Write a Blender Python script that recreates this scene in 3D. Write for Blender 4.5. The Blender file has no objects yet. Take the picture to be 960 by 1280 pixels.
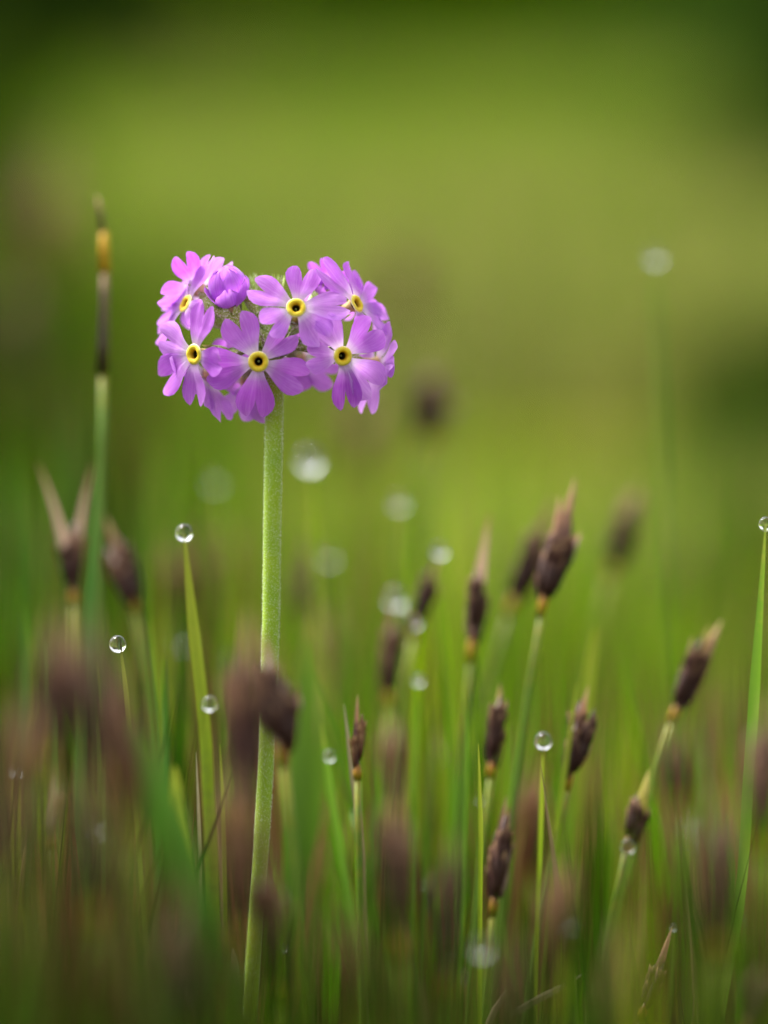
import bpy, math, random
import numpy as np
from mathutils import Vector, Matrix, Quaternion

random.seed(11)
rng = np.random.default_rng(5)
scene = bpy.context.scene
col = scene.collection

# ------------------------------------------------------------------ camera
D = 0.5                       # focus distance (m)
PX = 0.0001                   # one photo pixel (960 wide) at the focus distance
PITCH = math.radians(8.0)
FWD = Vector((0, math.cos(PITCH), -math.sin(PITCH)))
UP = Vector((0, math.sin(PITCH), math.cos(PITCH)))
RIGHT = Vector((1, 0, 0))
CAM = Vector((0, 0, 0.130)) - FWD * D

cd = bpy.data.cameras.new('camera')
cam = bpy.data.objects.new('camera', cd)
col.objects.link(cam)
cam.location = CAM
cam.rotation_euler = (math.pi / 2 - PITCH, 0, 0)
cd.sensor_fit = 'HORIZONTAL'
cd.sensor_width = 24.0
cd.lens = 24.0 * D / (960 * PX)
cd.clip_start = 0.01
cd.clip_end = 3000
cd.dof.use_dof = True
cd.dof.focus_distance = D - 0.004
cd.dof.aperture_fstop = 4.6
scene.camera = cam

# ------------------------------------------------------------------ light
SUN_EL, SUN_AZ = math.radians(54), math.radians(-55)     # azimuth clockwise from +Y
world = bpy.data.worlds.new('World')
scene.world = world
world.use_nodes = True
wn = world.node_tree
for n in list(wn.nodes):
    wn.nodes.remove(n)
sky = wn.nodes.new('ShaderNodeTexSky')
sky.sky_type = 'NISHITA'
sky.sun_disc = False
sky.sun_elevation = SUN_EL
sky.sun_rotation = SUN_AZ
sky.air_density = 1.0
sky.dust_density = 4.0
hs = wn.nodes.new('ShaderNodeHueSaturation')
hs.inputs['Saturation'].default_value = 0.12
bg = wn.nodes.new('ShaderNodeBackground')
bg.inputs['Strength'].default_value = 0.065
wo = wn.nodes.new('ShaderNodeOutputWorld')
wn.links.new(sky.outputs[0], hs.inputs['Color'])
wn.links.new(hs.outputs[0], bg.inputs['Color'])
wn.links.new(bg.outputs[0], wo.inputs[0])

sd = bpy.data.lights.new('sun', 'SUN')
sd.energy = 1.5
sd.angle = math.radians(22)
sd.color = (1.0, 0.95, 0.86)
sun = bpy.data.objects.new('sun', sd)
col.objects.link(sun)
sdir = Vector((math.sin(SUN_AZ) * math.cos(SUN_EL), math.cos(SUN_AZ) * math.cos(SUN_EL), math.sin(SUN_EL)))
sun.rotation_euler = (-sdir).to_track_quat('-Z', 'Y').to_euler()

scene.view_settings.view_transform = 'Standard'
scene.view_settings.look = 'None'
scene.view_settings.exposure = 2.6
scene.view_settings.gamma = 1
scene.view_settings.use_curve_mapping = False
scene.render.engine = 'CYCLES'
cy = scene.cycles
cy.use_denoising = True
cy.use_adaptive_sampling = False
cy.max_bounces = 10
cy.transmission_bounces = 8
cy.transparent_max_bounces = 8
cy.sample_clamp_indirect = 50
cy.caustics_refractive = False
cy.caustics_reflective = False

# ------------------------------------------------------------------ helpers
def P(px, py, d):
    """photo pixel + distance along the view axis -> place in the world"""
    s = PX * d / D
    return CAM + FWD * d + RIGHT * ((px - 480) * s) + UP * ((640 - py) * s)

def project(v):
    """numpy (N,3) -> px, py, depth"""
    r = v - np.array(CAM)
    d = r @ np.array(FWD)
    s = PX * d / D
    return 480 + (r @ np.array(RIGHT)) / s, 640 - (r @ np.array(UP)) / s, d

def cam_dir(x, y, z):
    """x right, y up, z towards the viewer -> world direction"""
    return (RIGHT * x + UP * y - FWD * z).normalized()

def link(name, data, parent=None):
    o = bpy.data.objects.new(name, data)
    col.objects.link(o)
    if parent is not None:
        o.parent = parent
    return o

def mesh_data(name, verts, faces, mats, uvs=None, smooth=True, fmat=None):
    me = bpy.data.meshes.new(name)
    me.from_pydata([tuple(v) for v in verts], [], faces)
    for m in (mats if isinstance(mats, (list, tuple)) else [mats]):
        me.materials.append(m)
    if uvs is not None:
        ul = me.uv_layers.new(name='UVMap')
        for lp in me.loops:
            ul.data[lp.index].uv = uvs[lp.vertex_index]
    if smooth:
        me.polygons.foreach_set('use_smooth', [True] * len(me.polygons))
    if fmat is not None:
        me.polygons.foreach_set('material_index', fmat)
    me.update()
    return me

def part(name, verts, faces, mats, parent, uvs=None, **k):
    return link(name, mesh_data(name, verts, faces, mats, uvs, **k), parent)

def thing(name, label, cat, loc, group=None):
    o = link(name, None)
    o.location = loc
    o['label'] = label
    o['category'] = cat
    if group:
        o['group'] = group
    return o

def tag(o, label, cat=None, group=None, kind=None):
    o['label'] = label
    if cat: o['category'] = cat
    if group: o['group'] = group
    if kind: o['kind'] = kind
    return o

def bez(p0, p1, p2, n):
    return [p0 * (1 - t) ** 2 + p1 * 2 * t * (1 - t) + p2 * t * t for t in [i / n for i in range(n + 1)]]

def tube(pts, radii, sides=8, cap=True):
    """tapered tube along points; v runs 0..1 along it"""
    verts, faces, uvs = [], [], []
    n = len(pts)
    ref = Vector((0.31, 0.9, 0.2)).normalized()
    for i, p in enumerate(pts):
        t = (pts[min(i + 1, n - 1)] - pts[max(i - 1, 0)]).normalized()
        a = t.cross(ref)
        if a.length < 1e-4:
            a = t.cross(Vector((1, 0, 0)))
        a.normalize()
        b = t.cross(a)
        for k in range(sides):
            w = 2 * math.pi * k / sides
            verts.append(p + (a * math.cos(w) + b * math.sin(w)) * radii[i])
            uvs.append((k / sides, i / (n - 1)))
    for i in range(n - 1):
        for k in range(sides):
            k2 = (k + 1) % sides
            faces.append((i * sides + k, i * sides + k2, (i + 1) * sides + k2, (i + 1) * sides + k))
    if cap:
        faces.append(tuple(range(sides))[::-1])
        faces.append(tuple((n - 1) * sides + k for k in range(sides)))
    return verts, faces, uvs

def lathe(profile, frame, sides=20):
    """profile [(r, h)] about frame's z axis; frame is a 4x4"""
    verts, faces, uvs = [], [], []
    n = len(profile)
    for i, (r, h) in enumerate(profile):
        for k in range(sides):
            w = 2 * math.pi * k / sides
            verts.append(frame @ Vector((r * math.cos(w), r * math.sin(w), h)))
            uvs.append((k / sides, i / (n - 1)))
    for i in range(n - 1):
        for k in range(sides):
            k2 = (k + 1) % sides
            faces.append((i * sides + k, i * sides + k2, (i + 1) * sides + k2, (i + 1) * sides + k))
    return verts, faces, uvs

# ------------------------------------------------------------------ materials
def new_mat(name):
    m = bpy.data.materials.new(name)
    m.use_nodes = True
    nt = m.node_tree
    for n in list(nt.nodes):
        nt.nodes.remove(n)
    out = nt.nodes.new('ShaderNodeOutputMaterial')
    return m, nt, out

def N(nt, kind, **kw):
    n = nt.nodes.new(kind)
    for k, v in kw.items():
        setattr(n, k, v)
    return n

def ramp(nt, stops, src):
    r = N(nt, 'ShaderNodeValToRGB')
    e = r.color_ramp.elements
    while len(e) > 1:
        e.remove(e[-1])
    e[0].position, e[0].color = stops[0][0], (*stops[0][1], 1)
    for p, c in stops[1:]:
        x = e.new(p)
        x.color = (*c, 1)
    nt.links.new(src, r.inputs[0])
    return r.outputs[0]

def mixc(nt, fac, a, b, mode='MIX'):
    m = N(nt, 'ShaderNodeMix', data_type='RGBA', blend_type=mode)
    for s, v in ((m.inputs[0], fac), (m.inputs[6], a), (m.inputs[7], b)):
        if isinstance(v, (int, float)):
            s.default_value = v
        elif isinstance(v, tuple):
            s.default_value = (*v, 1)
        else:
            nt.links.new(v, s)
    return m.outputs[2]

def noise(nt, vec, scale, detail=3, rough=0.55):
    n = N(nt, 'ShaderNodeTexNoise')
    n.inputs['Scale'].default_value = scale
    n.inputs['Detail'].default_value = detail
    n.inputs['Roughness'].default_value = rough
    if vec is not None:
        nt.links.new(vec, n.inputs['Vector'])
    return n.outputs['Fac']

def mapr(nt, src, a, b, c=0.0, d=1.0):
    m = N(nt, 'ShaderNodeMapRange')
    m.inputs[1].default_value, m.inputs[2].default_value = a, b
    m.inputs[3].default_value, m.inputs[4].default_value = c, d
    nt.links.new(src, m.inputs[0])
    return m.outputs[0]

def thin_leaf(nt, out, colour, transl=0.4, rough=0.5, spec=0.3, tcol=None, bump=None, sheen=0.0):
    """leaf-like sheet: reflects and lets light through"""
    p = N(nt, 'ShaderNodeBsdfPrincipled')
    p.inputs['Roughness'].default_value = rough
    p.inputs['Specular IOR Level'].default_value = spec
    if sheen:
        p.inputs['Sheen Weight'].default_value = sheen
        p.inputs['Sheen Roughness'].default_value = 0.4
    t = N(nt, 'ShaderNodeBsdfTranslucent')
    mx = N(nt, 'ShaderNodeMixShader')
    mx.inputs[0].default_value = transl
    if isinstance(colour, tuple):
        p.inputs['Base Color'].default_value = (*colour, 1)
    else:
        nt.links.new(colour, p.inputs['Base Color'])
    tc = tcol if tcol is not None else colour
    if isinstance(tc, tuple):
        t.inputs['Color'].default_value = (*tc, 1)
    else:
        nt.links.new(tc, t.inputs['Color'])
    if bump is not None:
        nt.links.new(bump, p.inputs['Normal'])
    nt.links.new(p.outputs[0], mx.inputs[1])
    nt.links.new(t.outputs[0], mx.inputs[2])
    nt.links.new(mx.outputs[0], out.inputs[0])
    return p

def bump_node(nt, height, dist, strength=1.0):
    b = N(nt, 'ShaderNodeBump')
    b.inputs['Strength'].default_value = strength
    b.inputs['Distance'].default_value = dist
    nt.links.new(height, b.inputs['Height'])
    return b.outputs[0]

def petal_material():
    m, nt, out = new_mat('petal')
    uv = N(nt, 'ShaderNodeUVMap')
    sep = N(nt, 'ShaderNodeSeparateXYZ')
    nt.links.new(uv.outputs[0], sep.inputs[0])
    tc = N(nt, 'ShaderNodeTexCoord')
    oi = N(nt, 'ShaderNodeObjectInfo')
    base = ramp(nt, [(0.0, (0.86, 0.80, 0.60)), (0.13, (0.88, 0.82, 0.88)), (0.27, (0.68, 0.34, 0.86)), (0.5, (0.60, 0.175, 0.84)),
                     (0.85, (0.64, 0.22, 0.86)), (1.0, (0.72, 0.34, 0.88))], sep.outputs[1])
    # veins fanning along the petal
    mp = N(nt, 'ShaderNodeMapping')
    mp.inputs['Scale'].default_value = (9, 0.7, 1)
    nt.links.new(uv.outputs[0], mp.inputs[0])
    vein = mapr(nt, noise(nt, mp.outputs[0], 2.2, 4, 0.7), 0.38, 0.64)
    c = mixc(nt, 0.38, base, mixc(nt, vein, (0.40, 0.07, 0.58), (0.70, 0.36, 0.82)), 'MIX')
    big = noise(nt, tc.outputs['Object'], 420, 2)
    c = mixc(nt, mapr(nt, big, 0.35, 0.75, 0.0, 0.45), c, (0.47, 0.11, 0.62))
    hv = N(nt, 'ShaderNodeHueSaturation')
    nt.links.new(mapr(nt, oi.outputs['Random'], 0, 1, 0.9, 1.08), hv.inputs['Value'])
    nt.links.new(mapr(nt, oi.outputs['Random'], 0, 1, 1.1, 0.9), hv.inputs['Saturation'])
    nt.links.new(c, hv.inputs['Color'])
    pap = noise(nt, tc.outputs['Object'], 9000, 1)
    b = bump_node(nt, mixc(nt, 0.5, pap, vein), 0.00008, 0.6)
    thin_leaf(nt, out, hv.outputs[0], 0.42, 0.55, 0.25, tcol=hv.outputs[0], bump=b, sheen=0.25)
    return m

def mealy_material(name, green, white=(0.80, 0.86, 0.66), amount=(0.47, 0.60), scale=7000, sheen=0.7):
    m, nt, out = new_mat(name)
    tc = N(nt, 'ShaderNodeTexCoord')
    uv = N(nt, 'ShaderNodeUVMap')
    f = noise(nt, tc.outputs['Object'], scale, 2, 0.7)
    g = noise(nt, tc.outputs['Object'], 260, 3)
    powder = mapr(nt, f, amount[0], amount[1])
    gcol = mixc(nt, g, green, (green[0] * 2.0, green[1] * 1.45, green[2] * 1.2))
    c = mixc(nt, powder, gcol, white)
    p = N(nt, 'ShaderNodeBsdfPrincipled')
    p.inputs['Roughness'].default_value = 0.6
    p.inputs['Specular IOR Level'].default_value = 0.3
    p.inputs['Sheen Weight'].default_value = sheen
    p.inputs['Sheen Roughness'].default_value = 0.25
    nt.links.new(c, p.inputs['Base Color'])
    nt.links.new(bump_node(nt, f, 0.00008, 0.8), p.inputs['Normal'])
    nt.links.new(p.outputs[0], out.inputs[0])
    return m

def plain(name, c, rough=0.6, spec=0.3, transl=0.0, var=0.25, scale=900, sheen=0.0):
    m, nt, out = new_mat(name)
    tc = N(nt, 'ShaderNodeTexCoord')
    oi = N(nt, 'ShaderNodeObjectInfo')
    f = noise(nt, tc.outputs['Object'], scale, 3)
    d = tuple(x * (1 - var) for x in c)
    e = tuple(min(0.95, x * (1 + var)) for x in c)
    cc = mixc(nt, mapr(nt, f, 0.3, 0.7), d, e)
    hv = N(nt, 'ShaderNodeHueSaturation')
    nt.links.new(mapr(nt, oi.outputs['Random'], 0, 1, 0.485, 0.51), hv.inputs['Hue'])
    nt.links.new(mapr(nt, oi.outputs['Random'], 0, 1, 0.85, 1.15), hv.inputs['Value'])
    nt.links.new(cc, hv.inputs['Color'])
    thin_leaf(nt, out, hv.outputs[0], transl, rough, spec, sheen=sheen)
    return m

def along(name, stops, rough=0.55, transl=0.15, noise_scale=900, streak=0.4):
    """colour runs along the piece (uv v), with lengthwise fibres"""
    m, nt, out = new_mat(name)
    uv = N(nt, 'ShaderNodeUVMap')
    sep = N(nt, 'ShaderNodeSeparateXYZ')
    nt.links.new(uv.outputs[0], sep.inputs[0])
    tc = N(nt, 'ShaderNodeTexCoord')
    oi = N(nt, 'ShaderNodeObjectInfo')
    wob = noise(nt, tc.outputs['Object'], noise_scale, 3)
    ad = N(nt, 'ShaderNodeMath', operation='ADD')
    nt.links.new(sep.outputs[1], ad.inputs[0])
    nt.links.new(mapr(nt, wob, 0.2, 0.8, -0.12, 0.12), ad.inputs[1])
    c = ramp(nt, stops, ad.outputs[0])
    mp = N(nt, 'ShaderNodeMapping')
    mp.inputs['Scale'].default_value = (7, 0.5, 1)
    nt.links.new(uv.outputs[0], mp.inputs[0])
    fib = noise(nt, mp.outputs[0], 2.0, 3)
    c = mixc(nt, streak, c, mixc(nt, mapr(nt, fib, 0.3, 0.7), (0.25, 0.25, 0.25), (1.0, 1.0, 1.0)), 'MULTIPLY')
    hv = N(nt, 'ShaderNodeHueSaturation')
    nt.links.new(mapr(nt, oi.outputs['Random'], 0, 1, 0.75, 1.3), hv.inputs['Value'])
    nt.links.new(c, hv.inputs['Color'])
    thin_leaf(nt, out, hv.outputs[0], transl, rough, 0.35)
    return m

def tinted(name, transl, rough=0.7, spec=0.0):
    """colour of each blade held in its own attribute"""
    m, nt, out = new_mat(name)
    a = N(nt, 'ShaderNodeAttribute', attribute_name='tint')
    thin_leaf(nt, out, a.outputs['Color'], transl, rough, spec)
    return m

M = {}
M['petal'] = petal_material()
M['stem'] = mealy_material('mealy_stem', (0.17, 0.33, 0.006), amount=(0.58, 0.76), sheen=0.55)
M['pedicel'] = mealy_material('mealy_pedicel', (0.15, 0.28, 0.025), amount=(0.52, 0.68), scale=5200)
M['calyx'] = mealy_material('mealy_calyx', (0.20, 0.34, 0.04), amount=(0.50, 0.66), scale=5200)
M['bract'] = mealy_material('mealy_bract', (0.12, 0.24, 0.02), amount=(0.52, 0.66), scale=5200)
M['tube'] = plain('corolla_tube', (0.62, 0.46, 0.20), 0.5, 0.3, 0.25)
M['throat'] = plain('throat', (0.035, 0.028, 0.004), 0.7, 0.2)
M['stigma'] = plain('stigma', (0.22, 0.26, 0.08), 0.6)

m, nt, out = new_mat('eye_ring')
uv = N(nt, 'ShaderNodeUVMap'); sp = N(nt, 'ShaderNodeSeparateXYZ'); nt.links.new(uv.outputs[0], sp.inputs[0])
mp = N(nt, 'ShaderNodeMapping'); mp.inputs['Scale'].default_value = (26, 1.5, 1); nt.links.new(uv.outputs[0], mp.inputs[0])
cr = ramp(nt, [(0, (0.86, 0.82, 0.55)), (0.22, (0.84, 0.70, 0.06)), (0.6, (0.80, 0.56, 0.015)), (0.85, (0.50, 0.27, 0.01)), (1, (0.10, 0.06, 0.005))], sp.outputs[1])
cr = mixc(nt, mapr(nt, noise(nt, mp.outputs[0], 1.3, 2), 0.45, 0.75, 0, 0.45), cr, (0.55, 0.36, 0.01))
thin_leaf(nt, out, cr, 0.1, 0.5, 0.3)
M['eye'] = m

M['spikelet'] = along('sedge_scale', [(0.0, (0.040, 0.014, 0.009)), (0.45, (0.068, 0.028, 0.022)), (0.75, (0.15, 0.074, 0.048)), (1.0, (0.46, 0.28, 0.14))], 0.5, 0.08)
M['spikelet_tan'] = along('sedge_scale_tan', [(0.0, (0.075, 0.024, 0.010)), (0.4, (0.18, 0.075, 0.034)), (1.0, (0.44, 0.27, 0.13))], 0.55, 0.15)
M['bract_dark'] = along('sedge_bract_dark', [(0.0, (0.05, 0.018, 0.016)), (0.45, (0.13, 0.06, 0.05)), (0.75, (0.42, 0.22, 0.12)), (1.0, (0.55, 0.42, 0.16))], 0.5, 0.2)
M['bract_pale'] = along('sedge_bract_pale', [(0.0, (0.12, 0.05, 0.03)), (0.25, (0.62, 0.42, 0.32)), (0.7, (0.60, 0.40, 0.26)), (1.0, (0.30, 0.16, 0.05))], 0.5, 0.25)
M['bract_yellow'] = along('sedge_bract_yellow', [(0.0, (0.12, 0.14, 0.02)), (0.5, (0.42, 0.36, 0.05)), (1.0, (0.60, 0.50, 0.14))], 0.5, 0.3)
M['sheath'] = along('sedge_sheath', [(0.0, (0.20, 0.22, 0.012)), (0.45, (0.40, 0.22, 0.012)), (0.8, (0.22, 0.08, 0.010)), (1.0, (0.08, 0.03, 0.010))], 0.45, 0.2)
M['sedge_stem'] = along('sedge_stem', [(0.0, (0.16, 0.09, 0.03)), (0.25, (0.10, 0.17, 0.02)), (0.85, (0.12, 0.22, 0.02)), (1.0, (0.24, 0.24, 0.02))], 0.4, 0.2, streak=0.25)
M['blade'] = along('grass_blade', [(0.0, (0.10, 0.12, 0.02)), (0.3, (0.09, 0.21, 0.012)), (0.85, (0.14, 0.27, 0.015)), (1.0, (0.26, 0.30, 0.03))], 0.4, 0.4, streak=0.2)
M['blade_yellow'] = along('grass_blade_yellow', [(0.0, (0.12, 0.16, 0.02)), (0.4, (0.22, 0.32, 0.012)), (1.0, (0.34, 0.38, 0.03))], 0.4, 0.45, streak=0.2)
M['blade_dry'] = along('grass_blade_dry', [(0.0, (0.16, 0.11, 0.05)), (0.5, (0.32, 0.25, 0.12)), (1.0, (0.45, 0.40, 0.22))], 0.6, 0.25)
M['blade_deep'] = along('grass_blade_deep', [(0.0, (0.05, 0.10, 0.01)), (0.5, (0.045, 0.16, 0.012)), (1.0, (0.09, 0.22, 0.015))], 0.35, 0.35, streak=0.2)
M['grass'] = tinted('grass', 0.5)
M['dry_grass'] = tinted('dry_grass', 0.3, 0.6)
M['sedge_far'] = tinted('sedge_far', 0.15, 0.5)
M['leaf'] = tinted('shrub_leaf', 0.3, 0.4)
M['bark'] = plain('bark', (0.10, 0.07, 0.045), 0.85, 0.2, scale=40)

m, nt, out = new_mat('water_drop')
g = N(nt, 'ShaderNodeBsdfGlass'); g.inputs['IOR'].default_value = 1.333; g.inputs['Roughness'].default_value = 0.0
nt.links.new(g.outputs[0], out.inputs[0])
M['water'] = m

# ground: wet peat, moss and low sward in patches
m, nt, out = new_mat('meadow_ground')
tc = N(nt, 'ShaderNodeTexCoord')
n1 = noise(nt, tc.outputs['Object'], 1.7, 3)
n2 = noise(nt, tc.outputs['Object'], 5.5, 4)
n3 = noise(nt, tc.outputs['Object'], 60, 4, 0.65)
c1 = ramp(nt, [(0.30, (0.050, 0.095, 0.001)), (0.45, (0.09, 0.155, 0.0015)), (0.58, (0.150, 0.18, 0.006)), (0.72, (0.10, 0.19, 0.0015))], n1)
c2 = mixc(nt, mapr(nt, n2, 0.5, 0.68), c1, (0.19, 0.18, 0.035))
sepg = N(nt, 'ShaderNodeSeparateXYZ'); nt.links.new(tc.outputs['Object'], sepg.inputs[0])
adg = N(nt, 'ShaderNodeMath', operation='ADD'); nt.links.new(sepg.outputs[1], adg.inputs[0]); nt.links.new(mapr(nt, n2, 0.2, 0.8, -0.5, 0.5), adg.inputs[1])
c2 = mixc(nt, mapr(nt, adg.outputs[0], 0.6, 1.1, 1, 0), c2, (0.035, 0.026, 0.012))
c3 = mixc(nt, mapr(nt, n3, 0.5, 0.75, 0, 0.5), c2, (0.06, 0.06, 0.014))
p = N(nt, 'ShaderNodeBsdfPrincipled'); p.inputs['Roughness'].default_value = 0.9; p.inputs['Specular IOR Level'].default_value = 0.0
nt.links.new(c3, p.inputs['Base Color'])
nt.links.new(bump_node(nt, n3, 0.01, 0.8), p.inputs['Normal'])
nt.links.new(p.outputs[0], out.inputs[0])
M['ground'] = m

# ------------------------------------------------------------------ ground
def ground_z(x, y):
    r = np.hypot(x, y)
    f = np.clip((r - 2.5) / 12, 0, 1)
    far = np.clip((r - 25) / 250, 0, 1) ** 1.5
    return f * (0.05 * np.sin(x * 0.6 + 1.2) * np.cos(y * 0.5)) + far * (9 + 5 * np.sin(x * 0.021 + 0.6) + 4 * np.cos(y * 0.017))

k = np.linspace(-1, 1, 141)
ax = np.sign(k) * (np.abs(k) ** 3.2) * 900
gx, gy = np.meshgrid(ax, ax)
gv = np.stack([gx, gy, ground_z(gx, gy)], -1).reshape(-1, 3)
nn = len(ax)
gf = [(j * nn + i, j * nn + i + 1, (j + 1) * nn + i + 1, (j + 1) * nn + i) for j in range(nn - 1) for i in range(nn - 1)]
g_o = link('ground', mesh_data('ground', gv, gf, M['ground']))
tag(g_o, 'soft mossy wet meadow ground in patches of green and tan', kind='structure')

# ------------------------------------------------------------------ masses of grass (nobody could count them)
def blades_mesh(name, base, height, lean, width, colours, mat, tip_frac=1.0):
    """base (N,3), height (N), lean (N,2) tip offset, width (N), colours (N,3)"""
    n = len(base)
    ang = rng.uniform(0, 2 * math.pi, n)
    side = np.stack([np.cos(ang), np.sin(ang), np.zeros(n)], -1)
    lv = np.array([0.0, 0.35, 0.72])
    wf = np.array([0.8, 1.0, 0.7])
    V = np.zeros((n, 7, 3))
    for i, (t, w) in enumerate(zip(lv, wf)):
        c = base + np.stack([lean[:, 0] * t ** 2, lean[:, 1] * t ** 2, height * t], -1)
        V[:, 2 * i] = c - side * (width * w / 2)[:, None]
        V[:, 2 * i + 1] = c + side * (width * w / 2)[:, None]
    V[:, 6] = base + np.stack([lean[:, 0], lean[:, 1], height], -1)
    o = (np.arange(n) * 7)[:, None]
    quads = np.concatenate([o + np.array([[0, 1, 3, 2]]), o + np.array([[2, 3, 5, 4]])], 1).reshape(-1, 4)
    tris = o + np.array([[4, 5, 6]])
    me = bpy.data.meshes.new(name)
    nv, nq, ntr = n * 7, len(quads), len(tris)
    me.vertices.add(nv)
    me.vertices.foreach_set('co', V.reshape(-1))
    me.loops.add(nq * 4 + ntr * 3)
    me.loops.foreach_set('vertex_index', np.concatenate([quads.reshape(-1), tris.reshape(-1)]).astype(np.int32))
    me.polygons.add(nq + ntr)
    me.polygons.foreach_set('loop_start', np.concatenate([np.arange(nq) * 4, nq * 4 + np.arange(ntr) * 3]).astype(np.int32))
    me.polygons.foreach_set('use_smooth', np.ones(nq + ntr, dtype=bool))
    at = me.attributes.new('tint', 'FLOAT_COLOR', 'POINT')
    cc = np.ones((n, 7, 4))
    cc[:, :, :3] = colours[:, None, :]
    at.data.foreach_set('color', cc.reshape(-1))
    me.materials.append(mat)
    me.update(calc_edges=True)
    return link(name, me)

def palette(n, cols, jit=0.18):
    cols = np.array(cols)
    c = cols[rng.integers(0, len(cols), n)]
    return np.clip(c * rng.uniform(1 - jit, 1 + jit, (n, 1)) * rng.uniform(0.93, 1.07, (n, 3)), 0.002, 0.9)

def allowed(tip):
    """the primrose stands clear: near stalks stay low, those behind thin out to the right"""
    px, py, d = project(tip)
    lim = np.full(len(tip), -1e9)
    near = d < 0.47
    lim[near] = 1010 + 60 * np.sin(px[near] * 0.013)
    stem = near & (px > 250) & (px < 430)
    lim[stem] = 1060
    mid = (d >= 0.47) & (d < 0.53)
    lim[mid] = np.where(np.abs(px[mid] - 335) < 45, 1150, 930)
    back = (d >= 0.53) & (d < 0.75)
    lim[back] = np.where(px[back] < 320, 560, np.where(px[back] < 560, 690, 800)) + rng.normal(0, 60, back.sum())
    far = (d >= 0.75) & (d < 1.6)
    lim[far] = np.where(px[far] < 300, 330, 560) + rng.normal(0, 70, far.sum())
    sharp = (d > 0.472) & (d < 0.522) & (rng.uniform(0, 1, len(tip)) < 0.75)
    return (py > lim) & ~sharp

def sward(n, y0, y1, spread, hmin, hmax, w, power=1.0, lean=0.16):
    t = rng.uniform(0, 1, n) ** power
    y = y0 + (y1 - y0) * t
    half = 0.14 + spread * (y + 0.5)
    x = rng.uniform(-1, 1, n) * half
    b = np.stack([x, y, ground_z(x, y) - 0.004], -1)
    h = rng.uniform(hmin, hmax, n)
    ln = rng.normal(0, lean, (n, 2)) * h[:, None]
    return b, h, ln, rng.uniform(w * 0.6, w * 1.3, n)

GREENS = [(0.085, 0.20, 0.001), (0.125, 0.25, 0.0015), (0.055, 0.16, 0.001), (0.18, 0.26, 0.004), (0.055, 0.18, 0.0015)]
SHADE_GREENS = [(0.012, 0.036, 0.0004), (0.020, 0.050, 0.0005), (0.009, 0.024, 0.0004), (0.030, 0.038, 0.0006), (0.016, 0.056, 0.0005)]   # greens darkened to stand in for shade in the foreground and at the sides
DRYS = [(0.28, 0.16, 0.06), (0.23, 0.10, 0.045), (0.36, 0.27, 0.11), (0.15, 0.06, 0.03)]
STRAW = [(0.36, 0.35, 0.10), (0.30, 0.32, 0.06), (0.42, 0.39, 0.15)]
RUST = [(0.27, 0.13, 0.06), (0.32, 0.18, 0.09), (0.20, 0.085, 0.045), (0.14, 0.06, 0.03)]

def collect(parts):
    return [np.concatenate([q[i] for q in parts]) for i in range(4)]

# fresh green grass
sets = [sward(13000, -0.36, -0.03, 0.20, 0.06, 0.135, 0.0022, lean=0.07),
        sward(12000, -0.03, 0.30, 0.22, 0.05, 0.125, 0.0018, lean=0.06),
        sward(14000, 0.30, 1.3, 0.30, 0.035, 0.11, 0.0022, lean=0.10),
        sward(16000, 1.3, 4.0, 0.45, 0.03, 0.075, 0.0035),
        sward(22000, 4.0, 14.0, 0.55, 0.04, 0.09, 0.008)]
n_sward = sum(len(q[0]) for q in sets)
for (cx, cy, cd_, r, n) in [(-20, 330, 0.95, 0.03, 420), (30, 420, 0.85, 0.022, 320), (90, 520, 0.75, 0.016, 200), (-60, 250, 1.2, 0.05, 600), (60, 620, 0.66, 0.016, 220), (10, 700, 0.60, 0.016, 220),
        (970, 420, 1.25, 0.035, 420), (1010, 330, 1.4, 0.05, 520), (985, 560, 0.95, 0.02, 260), (160, 690, 0.60, 0.014, 130), (990, 760, 0.66, 0.014, 160), (-30, 820, 0.46, 0.014, 200), (30, 1000, 0.42, 0.02, 260)]:
    tp = P(cx, cy, cd_)
    a, q = rng.uniform(0, 2 * math.pi, n), r * np.sqrt(rng.uniform(0, 1, n))
    hh = tp.z * rng.uniform(0.55, 1.0, n)
    sets.append((np.stack([tp.x + q * np.cos(a), tp.y + q * np.sin(a), np.full(n, -0.004)], -1), hh, rng.normal(0, 0.08, (n, 2)) * hh[:, None], rng.uniform(0.0012, 0.0024, n)))
B, H, L_, W_ = collect(sets)
tips = B + np.stack([L_[:, 0], L_[:, 1], H], -1)
ok = allowed(tips)
ok[n_sward:] = True
clump = (np.arange(len(B)) >= n_sward)[ok]  # tall clumps added in dark green to darken the left and right edges
B, H, L_, W_ = B[ok], H[ok], L_[ok], W_[ok]
px, py, d = project(B)
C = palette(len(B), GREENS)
Cd = palette(len(B), SHADE_GREENS)
in_shade = rng.uniform(0, 1, len(B)) < np.clip(np.where(B[:, 1] < 0.02, 0.92, 0.35 - 0.15 * B[:, 1]) + np.where(B[:, 0] < -0.02 - 0.05 * B[:, 1], 0.35, 0), 0, 1) * (B[:, 1] < 1.6)  # near and left-hand blades mostly get the greens with shade in their colour
in_shade |= clump
C[in_shade] = Cd[in_shade]
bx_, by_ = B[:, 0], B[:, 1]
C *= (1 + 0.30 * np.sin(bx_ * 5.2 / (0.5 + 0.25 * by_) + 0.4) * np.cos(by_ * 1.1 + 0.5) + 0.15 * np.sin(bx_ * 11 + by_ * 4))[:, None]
tag(blades_mesh('grass', B, H, L_, W_, C, M['grass']), 'fresh green grass filling the wet meadow', 'grass', kind='stuff')

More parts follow.
